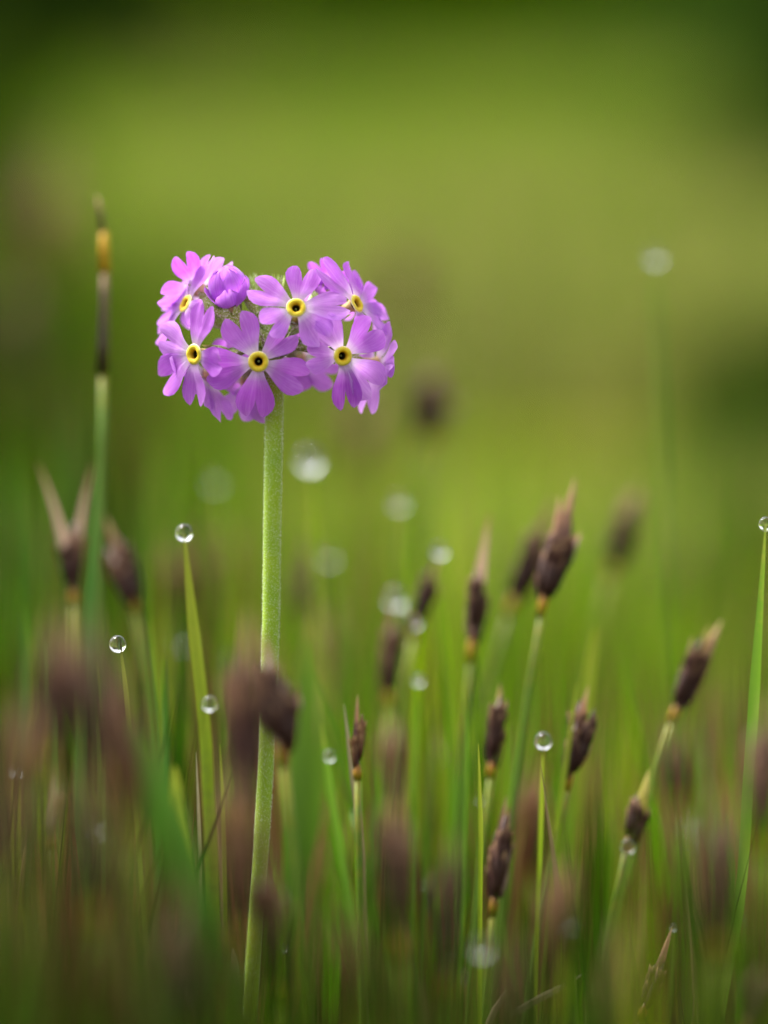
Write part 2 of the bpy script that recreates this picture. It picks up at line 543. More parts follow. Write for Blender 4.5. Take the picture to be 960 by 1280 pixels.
# dry, tan and brown grass between
sets = [sward(3200, -0.34, -0.03, 0.20, 0.05, 0.125, 0.0018, lean=0.08),
        sward(6500, -0.03, 0.30, 0.22, 0.04, 0.115, 0.0018, lean=0.07),
        sward(3000, 0.30, 1.4, 0.30, 0.03, 0.10, 0.002),
        sward(5000, 1.4, 8.0, 0.5, 0.03, 0.07, 0.004)]
# tawny tussocks
n_loose = sum(len(q[0]) for q in sets)
for (tx, ty, r, n, h) in [(0.085, 1.15, 0.16, 1500, 0.09), (0.04, 0.55, 0.08, 500, 0.085), (0.14, 0.30, 0.06, 450, 0.085), (-0.10, 2.2, 0.35, 1600, 0.08), (0.16, 0.75, 0.08, 700, 0.08), (0.20, 1.05, 0.12, 1300, 0.085), (0.12, 1.6, 0.22, 2200, 0.085), (0.05, 3.6, 0.35, 2500, 0.07)]:
    a, q = rng.uniform(0, 2 * math.pi, n), r * np.sqrt(rng.uniform(0, 1, n))
    x, y = tx + q * np.cos(a), ty + q * np.sin(a)
    hh = rng.uniform(0.4, 1, n) * h
    sets.append((np.stack([x, y, np.full(n, -0.004)], -1), hh, rng.normal(0, 0.25, (n, 2)) * hh[:, None], rng.uniform(0.0012, 0.0026, n)))
for (cx, cy, cd_, r, n) in [(285, 690, 0.60, 0.014, 130), (300, 790, 0.56, 0.012, 120), (880, 840, 0.60, 0.022, 200), (910, 930, 0.56, 0.016, 130), (490, 870, 0.57, 0.014, 110), (545, 930, 0.55, 0.014, 110),
        (640, 870, 0.58, 0.012, 80), (100, 800, 0.43, 0.014, 110), (150, 900, 0.42, 0.012, 100), (50, 880, 0.42, 0.012, 90), (310, 900, 0.44, 0.008, 60), (430, 1080, 0.43, 0.014, 90),
        (500, 1050, 0.44, 0.010, 70), (830, 1050, 0.43, 0.012, 80), (690, 1130, 0.42, 0.014, 90), (930, 1050, 0.43, 0.014, 90), (230, 780, 0.62, 0.014, 80), (40, 560, 0.75, 0.02, 90), (70, 350, 0.95, 0.03, 110)]:
    tp = P(cx, cy, cd_)
    a, q = rng.uniform(0, 2 * math.pi, n), r * np.sqrt(rng.uniform(0, 1, n))
    hh = tp.z * rng.uniform(0.6, 1.0, n)
    sets.append((np.stack([tp.x + q * np.cos(a), tp.y + q * np.sin(a), np.full(n, -0.004)], -1), hh, rng.normal(0, 0.06, (n, 2)) * hh[:, None], rng.uniform(0.0009, 0.0018, n)))
n_straw = sum(len(q[0]) for q in sets) - sum(len(q[0]) for q in sets[-19:])
B, H, L_, W_ = collect(sets)
n_all = len(B)
CD = np.concatenate([palette(n_loose, DRYS) * np.where(np.arange(n_loose) < 3200, 0.22, 0.8)[:, None], palette(n_straw - n_loose, STRAW), palette(n_all - n_straw, RUST) * np.where(B[n_straw:, 1] < -0.02, 0.28, 0.9)[:, None]])  # nearest dry blades darkened, foreground shade put into their colour
ok = allowed(B + np.stack([L_[:, 0], L_[:, 1], H], -1))
ok[n_straw:] = True
B, H, L_, W_ = B[ok], H[ok], L_[ok], W_[ok]
CD = CD[ok]
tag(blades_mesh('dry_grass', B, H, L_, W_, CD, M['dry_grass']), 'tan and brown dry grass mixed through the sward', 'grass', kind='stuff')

# ------------------------------------------------------------------ dark shrubs added to imitate vignetting at the top and sides
def shrub(label, x, y, r, h, leaf=0.035, n=5200):
    z0 = float(ground_z(np.array(x), np.array(y)))
    t = thing('shrub', label, 'shrub', (x, y, z0), 'dark shrubs added to darken the edges of the view')
    # trunk and limbs
    V, F, U = [], [], []
    def add(q):
        o = len(V); V.extend(q[0]); U.extend(q[2]); F.extend([tuple(i + o for i in f) for f in q[1]])
    top = Vector((0.05 * r, 0.04 * r, h * 0.7))
    add(tube(bez(Vector((0, 0, -0.05)), Vector((0.06 * r, -0.05 * r, h * 0.35)), top, 6), [0.05 * h * (1 - 0.1 * i) for i in range(7)], 7))
    ends = [top]
    for i in range(9):
        a = i * 2.4; e = Vector((math.cos(a) * r * 0.7, math.sin(a) * r * 0.7, h * random.uniform(0.35, 0.85)))
        s = Vector((0, 0, h * random.uniform(0.05, 0.4)))
        add(tube(bez(s, (s + e) / 2 + Vector((0, 0, 0.1 * h)), e, 4), [0.022 * h * (1 - 0.18 * j) for j in range(5)], 5))
        ends.append(e)
    part('trunk', V, F, M['bark'], t, U)
    # leaf clumps
    nc = 46
    cen = []
    for i in range(nc):
        a = random.uniform(0, 2 * math.pi); u = random.uniform(0.03, 0.95)
        rr = r * math.sqrt(max(0.05, 1 - (u * 1.25 - 0.3) ** 2)) * random.uniform(0.5, 0.95)
        cen.append((math.cos(a) * rr, math.sin(a) * rr, h * u))
    cen = np.array(cen)
    ci = rng.integers(0, nc, n)
    p = cen[ci] + rng.normal(0, 0.085, (n, 3)) * np.array([r * 1.5, r * 1.5, h * 0.9])
    p[:, 2] = np.abs(p[:, 2])
    dv = rng.normal(0, 1, (n, 2)) * leaf * 0.5
    shade = palette(nc, [(0.030, 0.070, 0.008), (0.045, 0.085, 0.010), (0.022, 0.050, 0.008)])[ci]
    o = blades_mesh('crown', p, rng.uniform(0.5, 1.2, n) * leaf * 1.6, dv, np.full(n, leaf * 0.75), shade, M['leaf'])
    o.parent = t

shrub('dark leafy shrub added to darken the far left side of the meadow', -0.84, 4.3, 0.62, 1.0)
shrub('broad dark shrub added to darken the right edge of the meadow', 0.92, 4.4, 0.62, 1.0)
shrub('dark round shrub added farther back to darken the top behind the primrose', -0.55, 7.2, 0.9, 1.5, 0.05)
shrub('dark tall shrub added beside the round one to darken the top', 0.75, 7.8, 0.95, 1.7, 0.05)
shrub('dark wide shrub added to close the back of the meadow', 2.2, 8.3, 1.0, 1.6, 0.05)
shrub('dark bushy shrub added to fill the back corner of the meadow', -2.2, 7.6, 1.0, 1.6, 0.05)

shrub('low dark bush added to darken the left border of the open sward', -0.42, 1.75, 0.27, 0.50, 0.02)
shrub('low dark bush added to darken the right border of the open sward', 0.48, 2.1, 0.28, 0.45, 0.02)

# ------------------------------------------------------------------ the primrose
UMB = P(339, 437, 0.5)
stem_px = [(343, 480), (342, 560), (340, 660), (339, 760), (336, 860), (332, 960), (326, 1060), (319, 1160), (311, 1280)]
pts = [P(x, y, 0.5) for x, y in stem_px]
foot = pts[-1] + (pts[-1] - pts[-2]) * ((pts[-1].z + 0.004) / (pts[-2].z - pts[-1].z))
ROOT = Vector((foot.x, foot.y, 0.0))
prim = thing('primrose', 'pink purple primrose with a round cluster of yellow eyed florets on one pale stem', 'flower', ROOT)
def loc(v): return v - ROOT
line = [loc(foot)] + [loc(p) for p in reversed(pts)] + [loc(P(341, 455, 0.5)), loc(UMB)]
# resample with gentle swelling
rad = [0.00098] + [0.00096 + 0.000022 * i for i in range(len(line) - 3)] + [0.00125, 0.0014]
fine, fr = [], []
for i in range(len(line) - 1):
    for j in range(5):
        f = j / 5
        fine.append(line[i].lerp(line[i + 1], f)); fr.append((rad[i] * (1 - f) + rad[i + 1] * f) * random.uniform(0.985, 1.015))
fine.append(line[-1]); fr.append(rad[-1])
v, f, u = tube(fine, fr, 20)
part('stem', v, f, M['stem'], prim, u)

# short erect hairs of farina along the upper stem
hv, hf = [], []
for i in range(8500):
    q = random.random() ** 0.8
    k_ = int((0.25 + 0.74 * q) * (len(fine) - 2))
    p0 = fine[k_].lerp(fine[k_ + 1], random.random())
    a = random.uniform(0, 2 * math.pi)
    nrm = Vector((math.cos(a), math.sin(a), random.uniform(-0.2, 0.4))).normalized()
    s = p0 + nrm * fr[k_] * 0.97
    t_ = nrm.cross(Vector((0, 0, 1))).normalized() * 0.000028
    e = s + nrm * random.uniform(0.00010, 0.00026) + Vector((0, 0, random.uniform(-5e-5, 5e-5)))
    b = len(hv); hv += [s - t_, s + t_, s + Vector((0, 0, 4.5e-5)), e]
    hf += [(b, b + 1, b + 3), (b + 1, b + 2, b + 3), (b + 2, b, b + 3)]
M['farina'] = plain('farina', (0.86, 0.88, 0.80), 0.7, 0.2, 0.3, 0.05)
hairs = part('stem_hair', hv, hf, M['farina'], prim, smooth=False)
hairs['kind'] = 'stuff'

def petal_mesh(frame, ang, Lp=0.0067, r0=0.0008, wmax=0.0027, notch=0.26, bend=0.0, cup=0.0, twist=0.0, fold=0.0, seed=0, asym=0.0):
    """one notched petal lying in the frame's xy plane, pointing along ang"""
    r_ = random.Random(seed)
    us = []
    for h in (-1, 1):
        vals = [0.5 * (1 - math.cos(math.pi * i / 8)) for i in range(9)]
        us += ([-x for x in reversed(vals)] if h < 0 else vals[1:])
    nv = 14
    verts, faces, uvs = [], [], []
    Ln = Lp - r0
    l1, l2 = 1 + r_.uniform(-0.06, 0.04), 1 + r_.uniform(-0.06, 0.04)
    ph = r_.uniform(0, 6.28)
    for j in range(nv + 1):
        t = j / nv
        for u_ in us:
            a = abs(u_)
            prof = max(0, 1 - ((a - 0.5) / 0.5) ** 2) ** (0.72 if a < 0.5 else 0.5)
            end = Ln * ((1 - notch) + notch * prof) * (l1 if u_ < 0 else l2)
            end *= 1 - 0.20 * max(0, a - 0.45) ** 1.2
            y = t * end
            q = y / Ln
            wd = 0.00055 + (wmax - 0.00055) * (math.sin(min(1, q / 0.80) * math.pi / 2) ** 1.35)
            if q > 0.8:
                wd *= 1 - 0.55 * ((q - 0.8) / 0.2) ** 2 * 0.35
            x = u_ * wd + asym * q * q * 0.001
            z = bend * q * q * 0.004 + 0.0004 * math.sin(min(1, q * 2.2) * math.pi) * 0.5
            z += cup * (u_ * u_) * wd * 0.6 * q
            z += twist * u_ * q * 0.0012
            z -= fold * (1 - a) ** 2 * 0.0007 * q
            z += 0.00016 * q * math.sin(u_ * 5 + ph + q * 3)
            z += 0.00010 * q * q * math.sin(u_ * 11 + ph * 2)
            verts.append(Vector((x, r0 + y, z)))
            uvs.append((u_ * 0.5 + 0.5, q))
    nu = len(us)
    for j in range(nv):
        for i in range(nu - 1):
            faces.append((j * nu + i, j * nu + i + 1, (j + 1) * nu + i + 1, (j + 1) * nu + i))
    R = frame @ Matrix.Rotation(ang - math.pi / 2, 4, 'Z')
    return [R @ w for w in verts], faces, uvs

def frame_of(p, n):
    z = n.normalized()
    y = (UP - z * UP.dot(z))
    if y.length < 0.15:
        y = RIGHT - z * RIGHT.dot(z)
    y.normalize()
    x = y.cross(z)
    return Matrix(((x.x, y.x, z.x, p.x), (x.y, y.y, z.y, p.y), (x.z, y.z, z.z, p.z), (0, 0, 0, 1)))

def pedicel(a, b, adir, r=0.00050):
    """stalk from the umbel centre a to calyx bottom b, arriving along adir"""
    m1 = a.lerp(b, 0.45) + Vector((0, 0, 0.0012)) - adir * (b - a).length * 0.30
    q = bez(a, m1, b, 10)
    v, f, u = tube(q, [r * (1.15 - 0.02 * i) for i in range(11)], 8)
    part('pedicel', v, f, M['pedicel'], prim, u)

def calyx_part(frame, parent, z0=-0.0058, ln=0.0042, r=0.00105):
    prof = [(r * 0.35, z0 - 0.0002), (r * 0.75, z0 + 0.0004), (r * 0.98, z0 + ln * 0.35), (r * 1.02, z0 + ln * 0.6)]
    v, f, u = lathe(prof, frame, 20)
    b = len(v)
    for k_ in range(5):                      # five teeth
        for s, (w, h, rr) in enumerate(((-0.5, 0.6, 1.02), (0.5, 0.6, 1.02), (-0.32, 0.82, 1.08), (0.32, 0.82, 1.08), (0, 1.05, 1.16))):
            a = 2 * math.pi * (k_ + 0.5 + w * 0.98) / 5
            v.append(frame @ Vector((math.cos(a) * r * rr, math.sin(a) * r * rr, z0 + ln * h))); u.append((k_ / 5, h))
        o = b + k_ * 5
        f += [(o, o + 1, o + 3, o + 2), (o + 2, o + 3, o + 4)]
    part('calyx', v, f, M['calyx'], parent, u)

def floret(px, py, dz, n, angs, size=1.0, seed=0, shapes=None, ped=True, tube_len=0.0042):
    """dz: mm nearer (-) or farther (+) than the stem; n in viewer axes; angs: image directions of the five petals"""
    c = loc(P(px, py, 0.5 + dz / 1000))
    nv = cam_dir(*n)
    fr_ = frame_of(c, nv)
    rr = random.Random(seed)
    # corolla tube (the floret's own mesh) with funnel throat
    v, f, u = lathe([(0.00055 * size, -tube_len - 0.0012), (0.0006 * size, -tube_len * 0.6), (0.00075 * size, -0.0009), (0.00115 * size, -0.0001)], fr_, 18)
    fo = part('floret', v, f, M['tube'], prim, u)
    nx, ny, nz = Vector(n).normalized()
    inv = fr_.to_3x3().inverted()
    for i, a in enumerate(angs):
        a = math.radians(a)
        t = -(math.cos(a) * nx + math.sin(a) * ny) / (nz if abs(nz) > 0.08 else 0.08)
        w = RIGHT * math.cos(a) + UP * math.sin(a) - FWD * t
        l = inv @ w
        la = math.atan2(l.y, l.x)
        sh = dict(bend=rr.uniform(-0.28, 0.10), cup=rr.uniform(-0.25, 0.3), twist=rr.uniform(-0.5, 0.5), fold=rr.uniform(0.1, 0.7),
                  notch=rr.uniform(0.30, 0.42), wmax=rr.uniform(0.00235, 0.0029) * size, Lp=rr.uniform(0.0063, 0.0070) * size)
        if shapes and i in shapes:
            sh.update(shapes[i])
        v, f, u = petal_mesh(fr_, la, seed=seed * 10 + i, **sh)
        part('petal', v, f, M['petal'], fo, u)
    s = size
    prof = [(0.00132 * s, 0.00012), (0.00118 * s, 0.00030), (0.00095 * s, 0.00036), (0.00072 * s, 0.00030), (0.00055 * s, 0.00012), (0.00048 * s, -0.0003)]
    v, f, u = lathe(prof, fr_, 24)
    for i in range(len(v)):                  # slightly five-lobed, uneven rim
        k_ = i % 24
        v[i] = v[i] + (fr_.to_3x3() @ Vector((0, 0, 1))) * 0.00004 * math.sin(k_ * 5 * 2 * math.pi / 24 + seed)
    part('eye_ring', v, f, M['eye'], fo, u)
    v, f, u = lathe([(0.00049 * s, -0.00025), (0.00047 * s, -0.0010), (0.0002 * s, -0.0016), (0.00001, -0.0017)], fr_, 16)
    part('throat', v, f, M['throat'], fo, u)
    v, f, u = lathe([(0.00001, -0.00035), (0.00012 * s, -0.0004), (0.00017 * s, -0.00055), (0.0001 * s, -0.0008), (0.00006 * s, -0.0016)], fr_, 10)
    part('stigma', v, f, M['stigma'], fo, u)
    calyx_part(fr_, fo, z0=-tube_len - 0.0016, ln=0.0040)
    b = fr_ @ Vector((0, 0, -tube_len - 0.0016))
    if ped:
        pedicel(loc(UMB), b, nv)
    return fo

# viewer-facing florets
floret(323, 452, -6.2, (-0.05, -0.10, 1), [119, 42, -23, -95, 190], 1.0, 3,
       {0: dict(wmax=0.0027, notch=0.40, fold=0.3, Lp=0.0067), 1: dict(bend=-0.15, wmax=0.0021, cup=0.4, Lp=0.0060), 2: dict(wmax=0.0026, notch=0.38), 3: dict(notch=0.36, Lp=0.0070, wmax=0.0026), 4: dict(Lp=0.0069, notch=0.30)})
floret(370, 385, -6.5, (0.05, 0.28, 0.95), [78, 150, 216, 6, -48], 0.95, 8,
       {0: dict(notch=0.42, Lp=0.0059, wmax=0.0024), 1: dict(notch=0.38, Lp=0.0066, wmax=0.0023), 2: dict(bend=0.1, Lp=0.0050, wmax=0.0023, twist=0.8, cup=0.5, notch=0.42), 3: dict(notch=0.30, Lp=0.0066, wmax=0.0022), 4: dict(notch=0.42, Lp=0.0054, wmax=0.0025)})
floret(428, 445, -5.4, (0.36, -0.08, 0.92), [115, 42, 184, -82, -42], 0.95, 5,
       {0: dict(wmax=0.0019, Lp=0.0058), 1: dict(cup=0.6, wmax=0.0027, Lp=0.0062), 2: dict(Lp=0.0047, wmax=0.0022), 3: dict(wmax=0.0019, twist=-0.8, notch=0.4, Lp=0.0067), 4: dict(wmax=0.003, Lp=0.0068)})
floret(243.5, 443, -5.0, (-0.66, -0.06, 0.75), [78, 152, 214, -92, -20], 1.0, 12,
       {0: dict(Lp=0.0068, wmax=0.0023), 1: dict(cup=-0.8, Lp=0.0070, wmax=0.0026), 2: dict(Lp=0.0078, notch=0.40, wmax=0.0029), 3: dict(Lp=0.0068, wmax=0.0026), 4: dict(Lp=0.0050, wmax=0.002)})
floret(233, 380, 0.0, (-0.78, 0.42, 0.46), [60, 116, 196, 224, -50], 0.95, 21,
       {0: dict(Lp=0.0070, wmax=0.0025, bend=0.1), 1: dict(Lp=0.0062, wmax=0.0028, cup=0.8), 2: dict(Lp=0.0064, wmax=0.0024), 3: dict(Lp=0.0070, wmax=0.0027), 4: dict(Lp=0.0040, wmax=0.002)})
floret(445, 380, -2.0, (0.78, 0.34, 0.52), [130, 92, 22, -30, -74], 0.92, 34,
       {0: dict(Lp=0.0076, wmax=0.0025), 1: dict(Lp=0.0060, wmax=0.0024), 2: dict(Lp=0.0058, wmax=0.0024), 3: dict(Lp=0.0070, wmax=0.0024), 4: dict(Lp=0.0038, wmax=0.0018)})
# florets on the far side, seen from the side and behind
floret(470, 456, 2.0, (0.80, -0.15, -0.45), [75, 15, -35, -100, 150], 0.92, 41)
floret(262, 470, 1.5, (-0.55, -0.40, -0.50), [-70, -115, 60, 150, -10], 0.95, 52)
floret(311, 474, 4.5, (-0.10, -0.35, -0.92), [-108, -62, 20, 100, 170], 0.95, 63)
floret(372, 447, 6.5, (0.25, -0.25, -0.90), [-30, 40, 110, 190, -95], 0.85, 74, {4: dict(Lp=0.0045), 0: dict(Lp=0.0062)})
floret(248, 362, 3.0, (-0.35, 0.45, -0.65), [50, 115, -20, 190, -100], 0.8, 85, {1: dict(Lp=0.006)})
floret(415, 362, 4.0, (0.35, 0.50, -0.70), [115, 60, 0, -70, 190], 0.72, 96)

# half-open bud: overlapping cupped petals
def bud(px, py, dz, n, size, seed, npet=7, open_=0.0):
    c = loc(P(px, py, 0.5 + dz / 1000))
    nv = cam_dir(*n)
    fr_ = frame_of(c, nv)
    v, f, u = lathe([(0.0005 * size, -0.0050), (0.0006 * size, -0.0035), (0.0010 * size, -0.0018)], fr_, 14)
    bo = part('bud', v, f, M['tube'], prim, u)
    rr = random.Random(seed)
    for i in range(npet):
        inner = i >= 5
        R = (0.00215 if not inner else 0.0019) * size * rr.uniform(0.96, 1.04)
        a0 = 2 * math.pi * i / 5 + (0.6 if inner else 0) + rr.uniform(-0.12, 0.12)
        verts, faces, uvs = [], [], []
        nu, nv_ = 10, 10
        top = rr.uniform(1.55, 2.15) if not inner else rr.uniform(2.5, 2.9)
        for j in range(nv_ + 1):
            t = j / nv_
            for k_ in range(nu + 1):
                q = 2 * k_ / nu - 1
                hw = 0.80 * math.sin(min(1, 0.25 + t * 0.95) * math.pi * 0.62) * math.sqrt(1 - 0.93 * max(0.0, (t - 0.55) / 0.45) ** 2)
                lob = 1 - 0.10 * abs(q) ** 3 - 0.16 * math.exp(-(q / 0.22) ** 2)
                th = t * top * lob                       # polar angle from the bottom
                r_ = R * (1 + 0.06 * q * (1 if i % 2 else -1) + 0.05 * t * open_ + (0.15 * t * t if not inner else 0.02 * (i % 3)))
                ph = a0 + q * hw
                verts.append(fr_ @ Vector((r_ * math.sin(th + 0.12) * math.cos(ph), r_ * math.sin(th + 0.12) * math.sin(ph), -r_ * 1.05 * math.cos(th + 0.12))))
                uvs.append((q * 0.5 + 0.5, 0.42 + 0.5 * t))
        for j in range(nv_):
            for k_ in range(nu):
                o = j * (nu + 1) + k_
                faces.append((o, o + 1, o + nu + 2, o + nu + 1))
        part('petal', verts, faces, M['petal'], bo, uvs)
    calyx_part(fr_, bo, z0=-0.0056 * size ** 0.5, ln=0.0042, r=0.0011 * size ** 0.4)
    pedicel(loc(UMB), fr_ @ Vector((0, 0, -0.0056 * size ** 0.5)), nv)

bud(285, 357, -2.5, (-0.15, 0.92, 0.36), 1.22, 7, 10)
bud(404, 358, 1.0, (0.45, 0.80, 0.30), 0.55, 9)
bud(326, 349, 0.5, (-0.10, 1.0, 0.15), 0.42, 15, 0)
bud(347, 350, 1.5, (0.10, 1.0, 0.10), 0.40, 16, 0)
bud(306, 362, -1.0, (-0.40, 0.85, 0.30), 0.38, 17, 0)
bud(314, 350, 2.5, (-0.30, 1.0, 0.0), 0.40, 18, 0)
bud(268, 384, -2.0, (-0.85, 0.45, 0.25), 0.36, 19, 0)

# pointed bracts at the base of the umbel
for i in range(9):
    a = i * 0.7 + 0.3
    dr = Vector((math.cos(a), math.sin(a), 0.55)).normalized()
    p0 = loc(UMB) + Vector((math.cos(a), math.sin(a), 0)) * 0.0009 - Vector((0, 0, 0.0008))
    q = bez(p0, p0 + dr * 0.003, p0 + dr * 0.0055 + Vector((0, 0, 0.0010)), 6)
    v, f, u = tube(q, [0.0005, 0.00052, 0.00045, 0.00036, 0.00026, 0.00014, 0.00003], 6)
    part('bract', v, f, M['bract'], prim, u)

# ------------------------------------------------------------------ sedges (stalks with dark flower heads)
def scale_leaf(p, ax, outw, ln, wd):
    """one overlapping scale; returns verts, faces, uvs"""
    sd_ = ax.cross(outw).normalized()
    V, U = [], []
    for t, w, o in ((0, 0.55, 0.0), (0.45, 1.0, 0.28), (0.8, 0.6, 0.30), (1.0, 0.05, 0.22)):
        for s in (-1, 0, 1):
            V.append(p + ax * (ln * t) + sd_ * (s * wd * w) + outw * (wd * (o - 0.45 * abs(s) * w)))
            U.append((s * 0.5 + 0.5, t))
    F = [(j * 3 + i, j * 3 + i + 1, j * 3 + i + 4, j * 3 + i + 3) for j in range(3) for i in range(2)]
    return V, F, U

def spikelet_mesh(name, mat, seed):
    """unit-length spikelet along +Z, about 0.22 wide, covered in scales"""
    r_ = random.Random(seed)
    V, F, U = [], [], []
    def add(q):
        o = len(V); V.extend(q[0]); U.extend(q[2]); F.extend([tuple(i + o for i in f) for f in q[1]])
    core = tube([Vector((0, 0, z)) for z in (0, 0.15, 0.4, 0.7, 0.95)], [0.02, 0.06, 0.08, 0.05, 0.01], 7)
    core = (core[0], core[1], [(a, b * 0.4) for a, b in core[2]])
    add(core)
    k_ = 0
    for row in range(6):
        z = 0.02 + row * 0.10
        for s in range(3):
            a = s * 2.094 + row * 1.05 + r_.uniform(-0.2, 0.2)
            pf = math.sin(math.pi * min(1.0, (z + 0.10) / 1.0)) ** 0.8
            rr = 0.055 * pf
            ow = Vector((math.cos(a), math.sin(a), 0))
            axd = (Vector((0, 0, 1)) + ow * r_.uniform(-0.08, 0.08 if r_.random() < 0.8 else 0.22)).normalized()
            add(scale_leaf(ow * rr + Vector((0, 0, z)), axd, ow, r_.uniform(0.40, 0.60) * (1.0 - 0.07 * row), 0.026 + 0.045 * pf))
            k_ += 1
    return mesh_data(name, V, F, mat, U)

SPK = [spikelet_mesh('spikelet', M['spikelet'], s) for s in range(4)]
SPT = [spikelet_mesh('spikelet_tan', M['spikelet_tan'], 10 + s) for s in range(2)]

def leaf_strip(pts, widths, face, keel=0.25):
    """folded strip (three columns) along points"""
    V, F, U = [], [], []
    n = len(pts)
    for i, p in enumerate(pts):
        t = (pts[min(i + 1, n - 1)] - pts[max(i - 1, 0)]).normalized()
        s = t.cross(face).normalized()
        nn_ = s.cross(t)
        for q in (-1, 0, 1):
            V.append(p + s * (q * widths[i] / 2) + nn_ * (-abs(q) * widths[i] * keel))
            U.append((q * 0.5 + 0.5, i / (n - 1)))
    for i in range(n - 1):
        for q in range(2):
            F.append((i * 3 + q, i * 3 + q + 1, i * 3 + q + 4, i * 3 + q + 3))
    return V, F, U

def sedge(label, base, tip, d, wpx=34, n=3, tan=False, bracts=(('dark', 1.0, 0),), lean_d=0.0, stem_px_=None, group=None, seed=0, stem_r=0.00055, name='sedge', slen=1.0):
    wpx *= 1.15
    r_ = random.Random(seed * 7 + 1)
    d = D + (d - D) * 1.35
    b = P(base[0], base[1], d)
    t = P(tip[0], tip[1], d + lean_d)
    ax = (t - b)
    Lh = ax.length
    ax.normalize()
    if stem_px_:
        lowp = P(stem_px_[0], stem_px_[1], d)
        slope = (lowp - b)
        foot = b + slope * ((b.z + 0.004) / max(1e-4, b.z - lowp.z))
    else:
        foot = Vector((b.x - ax.x * b.z * 0.25 + r_.uniform(-0.004, 0.004), b.y + r_.uniform(-0.006, 0.010), -0.004))
    root = thing(name, label, 'sedge', (foot.x, foot.y, 0.0), group)
    rt = Vector((foot.x, foot.y, 0.0))
    ctrl = b - ax * (b - foot).length * 0.45
    ctrl = ctrl.lerp(b.lerp(foot, 0.45), 0.45)
    q = bez(foot - rt, ctrl - rt, b - rt, 12)
    v, f, u = tube(q, [stem_r * (1.15 - 0.03 * i) for i in range(13)], 7)
    part('stem', v, f, M['sedge_stem'], root, u)
    # orange sheath under the head
    w = wpx * PX * d / D
    q = [b - rt - ax * Lh * 0.14, b - rt - ax * Lh * 0.03, b - rt + ax * Lh * 0.10]
    v, f, u = tube(q, [stem_r * 1.0, stem_r * 1.12, w * 0.11], 8)
    part('sheath', v, f, M['sheath'], root, u)
    quat = ax.to_track_quat('Z', 'Y')
    for i in range(n):
        me = r_.choice(SPT if tan else SPK)
        o = link('spikelet', me, root)
        ang = 2 * math.pi * i / n + r_.uniform(-0.4, 0.4)
        off = quat @ Vector((math.cos(ang), math.sin(ang), 0)) * w * 0.16
        tilt = Quaternion(quat @ Vector((-math.sin(ang), math.cos(ang), 0)), r_.uniform(-0.06, 0.10))
        o.rotation_mode = 'QUATERNION'
        o.rotation_quaternion = tilt @ quat @ Quaternion((0, 0, 1), r_.uniform(0, 6))
        ln = Lh * r_.uniform(0.55, 0.85) * slen
        o.location = b - rt + off + ax * Lh * r_.uniform(-0.05, 0.14)
        wd = w * r_.uniform(0.62, 0.85) / 0.24
        o.scale = (wd, wd, ln)
    for kind, ln, sx in bracts:
        e = b + ax * Lh * ln + quat @ Vector((0, 0, 0)) + RIGHT * sx * PX * d / D
        s0 = b + ax * Lh * 0.05
        mid = b + ax * Lh * ln * 0.55 + RIGHT * sx * 0.25 * PX * d / D
        fwd_off = -FWD * w * 0.30
        q = bez(s0 - rt + fwd_off * 0.5, mid - rt + fwd_off, e - rt, 7)
        ww = [w * (0.6 if ln > 1.3 else 1.0) * k_ for k_ in (0.42, 0.60, 0.58, 0.48, 0.36, 0.26, 0.17, 0.03)]
        v, f, u = leaf_strip(q, ww, (-FWD + RIGHT * r_.uniform(-0.6, 0.6)).normalized(), 0.3)
        part('bract', v, f, M['bract_' + kind], root, u)
    return root

S = sedge
S('tall dark purple sedge head with peach pointed tip, upright beside the blurred slanting one', (680, 750), (719, 597), 0.515, 40, 4, seed=1, slen=0.85, stem_px_=(664, 950), bracts=(('dark', 1.0, 0), ('dark', 0.85, -14)))
S('slanting purplish sedge head just behind the tall peach tipped one', (641, 752), (693, 622), 0.540, 38, 3, seed=2, stem_px_=(622, 860))
S('sedge head with pale pink pointed top and black middle', (590, 806), (612, 640), 0.520, 32, 3, seed=3, slen=0.62, stem_px_=(585, 980), bracts=(('pale', 1.0, 0), ('pale', 0.62, -6)))
S('slim purple brown sedge head carrying a drop at its tip and one at its side', (519, 785), (549, 690), 0.530, 27, 3, seed=4, stem_px_=(510, 930), bracts=(('dark', 0.98, 0),))
S('broad brown sedge head under a pale blurred drop, left of the slim purple head', (486, 868), (492, 748), 0.535, 36, 3, tan=False, seed=5, stem_px_=(487, 960))
S('small black sedge head with orange base below the pale topped one', (615, 958), (629, 852), 0.512, 30, 3, seed=6, stem_px_=(606, 1060), bracts=(('dark', 0.9, 0), ('yellow', 0.98, -4)))
S('dark slim sedge head next to a yellow blade tip', (711, 972), (736, 855), 0.510, 32, 3, seed=7, stem_px_=(692, 1080), bracts=(('dark', 0.98, 0),))
S('brown sedge head leaning right with a golden edge, above the blurred purple one', (845, 888), (896, 775), 0.518, 36, 3, seed=8, stem_px_=(826, 985), bracts=(('yellow', 0.95, -6), ('dark', 1.0, 6)))
S('soft purple brown sedge head hanging below the right leaning one', (848, 1000), (843, 895), 0.440, 34, 3, seed=9, stem_px_=(862, 1090))
S('small black sedge head slanting over a bright drop', (786, 1052), (812, 962), 0.510, 32, 3, seed=10, stem_px_=(770, 1150), bracts=(('yellow', 1.0, 0),))
S('purple sedge head with orange base, low among the stems', (618, 1128), (633, 995), 0.508, 32, 3, seed=11, stem_px_=(608, 1240), bracts=(('dark', 1.0, 0), ('pale', 0.9, 6)))
S('thin rusty brown sedge head behind the low purple one', (665, 1085), (669, 950), 0.545, 30, 2, True, seed=12, stem_px_=(664, 1200))
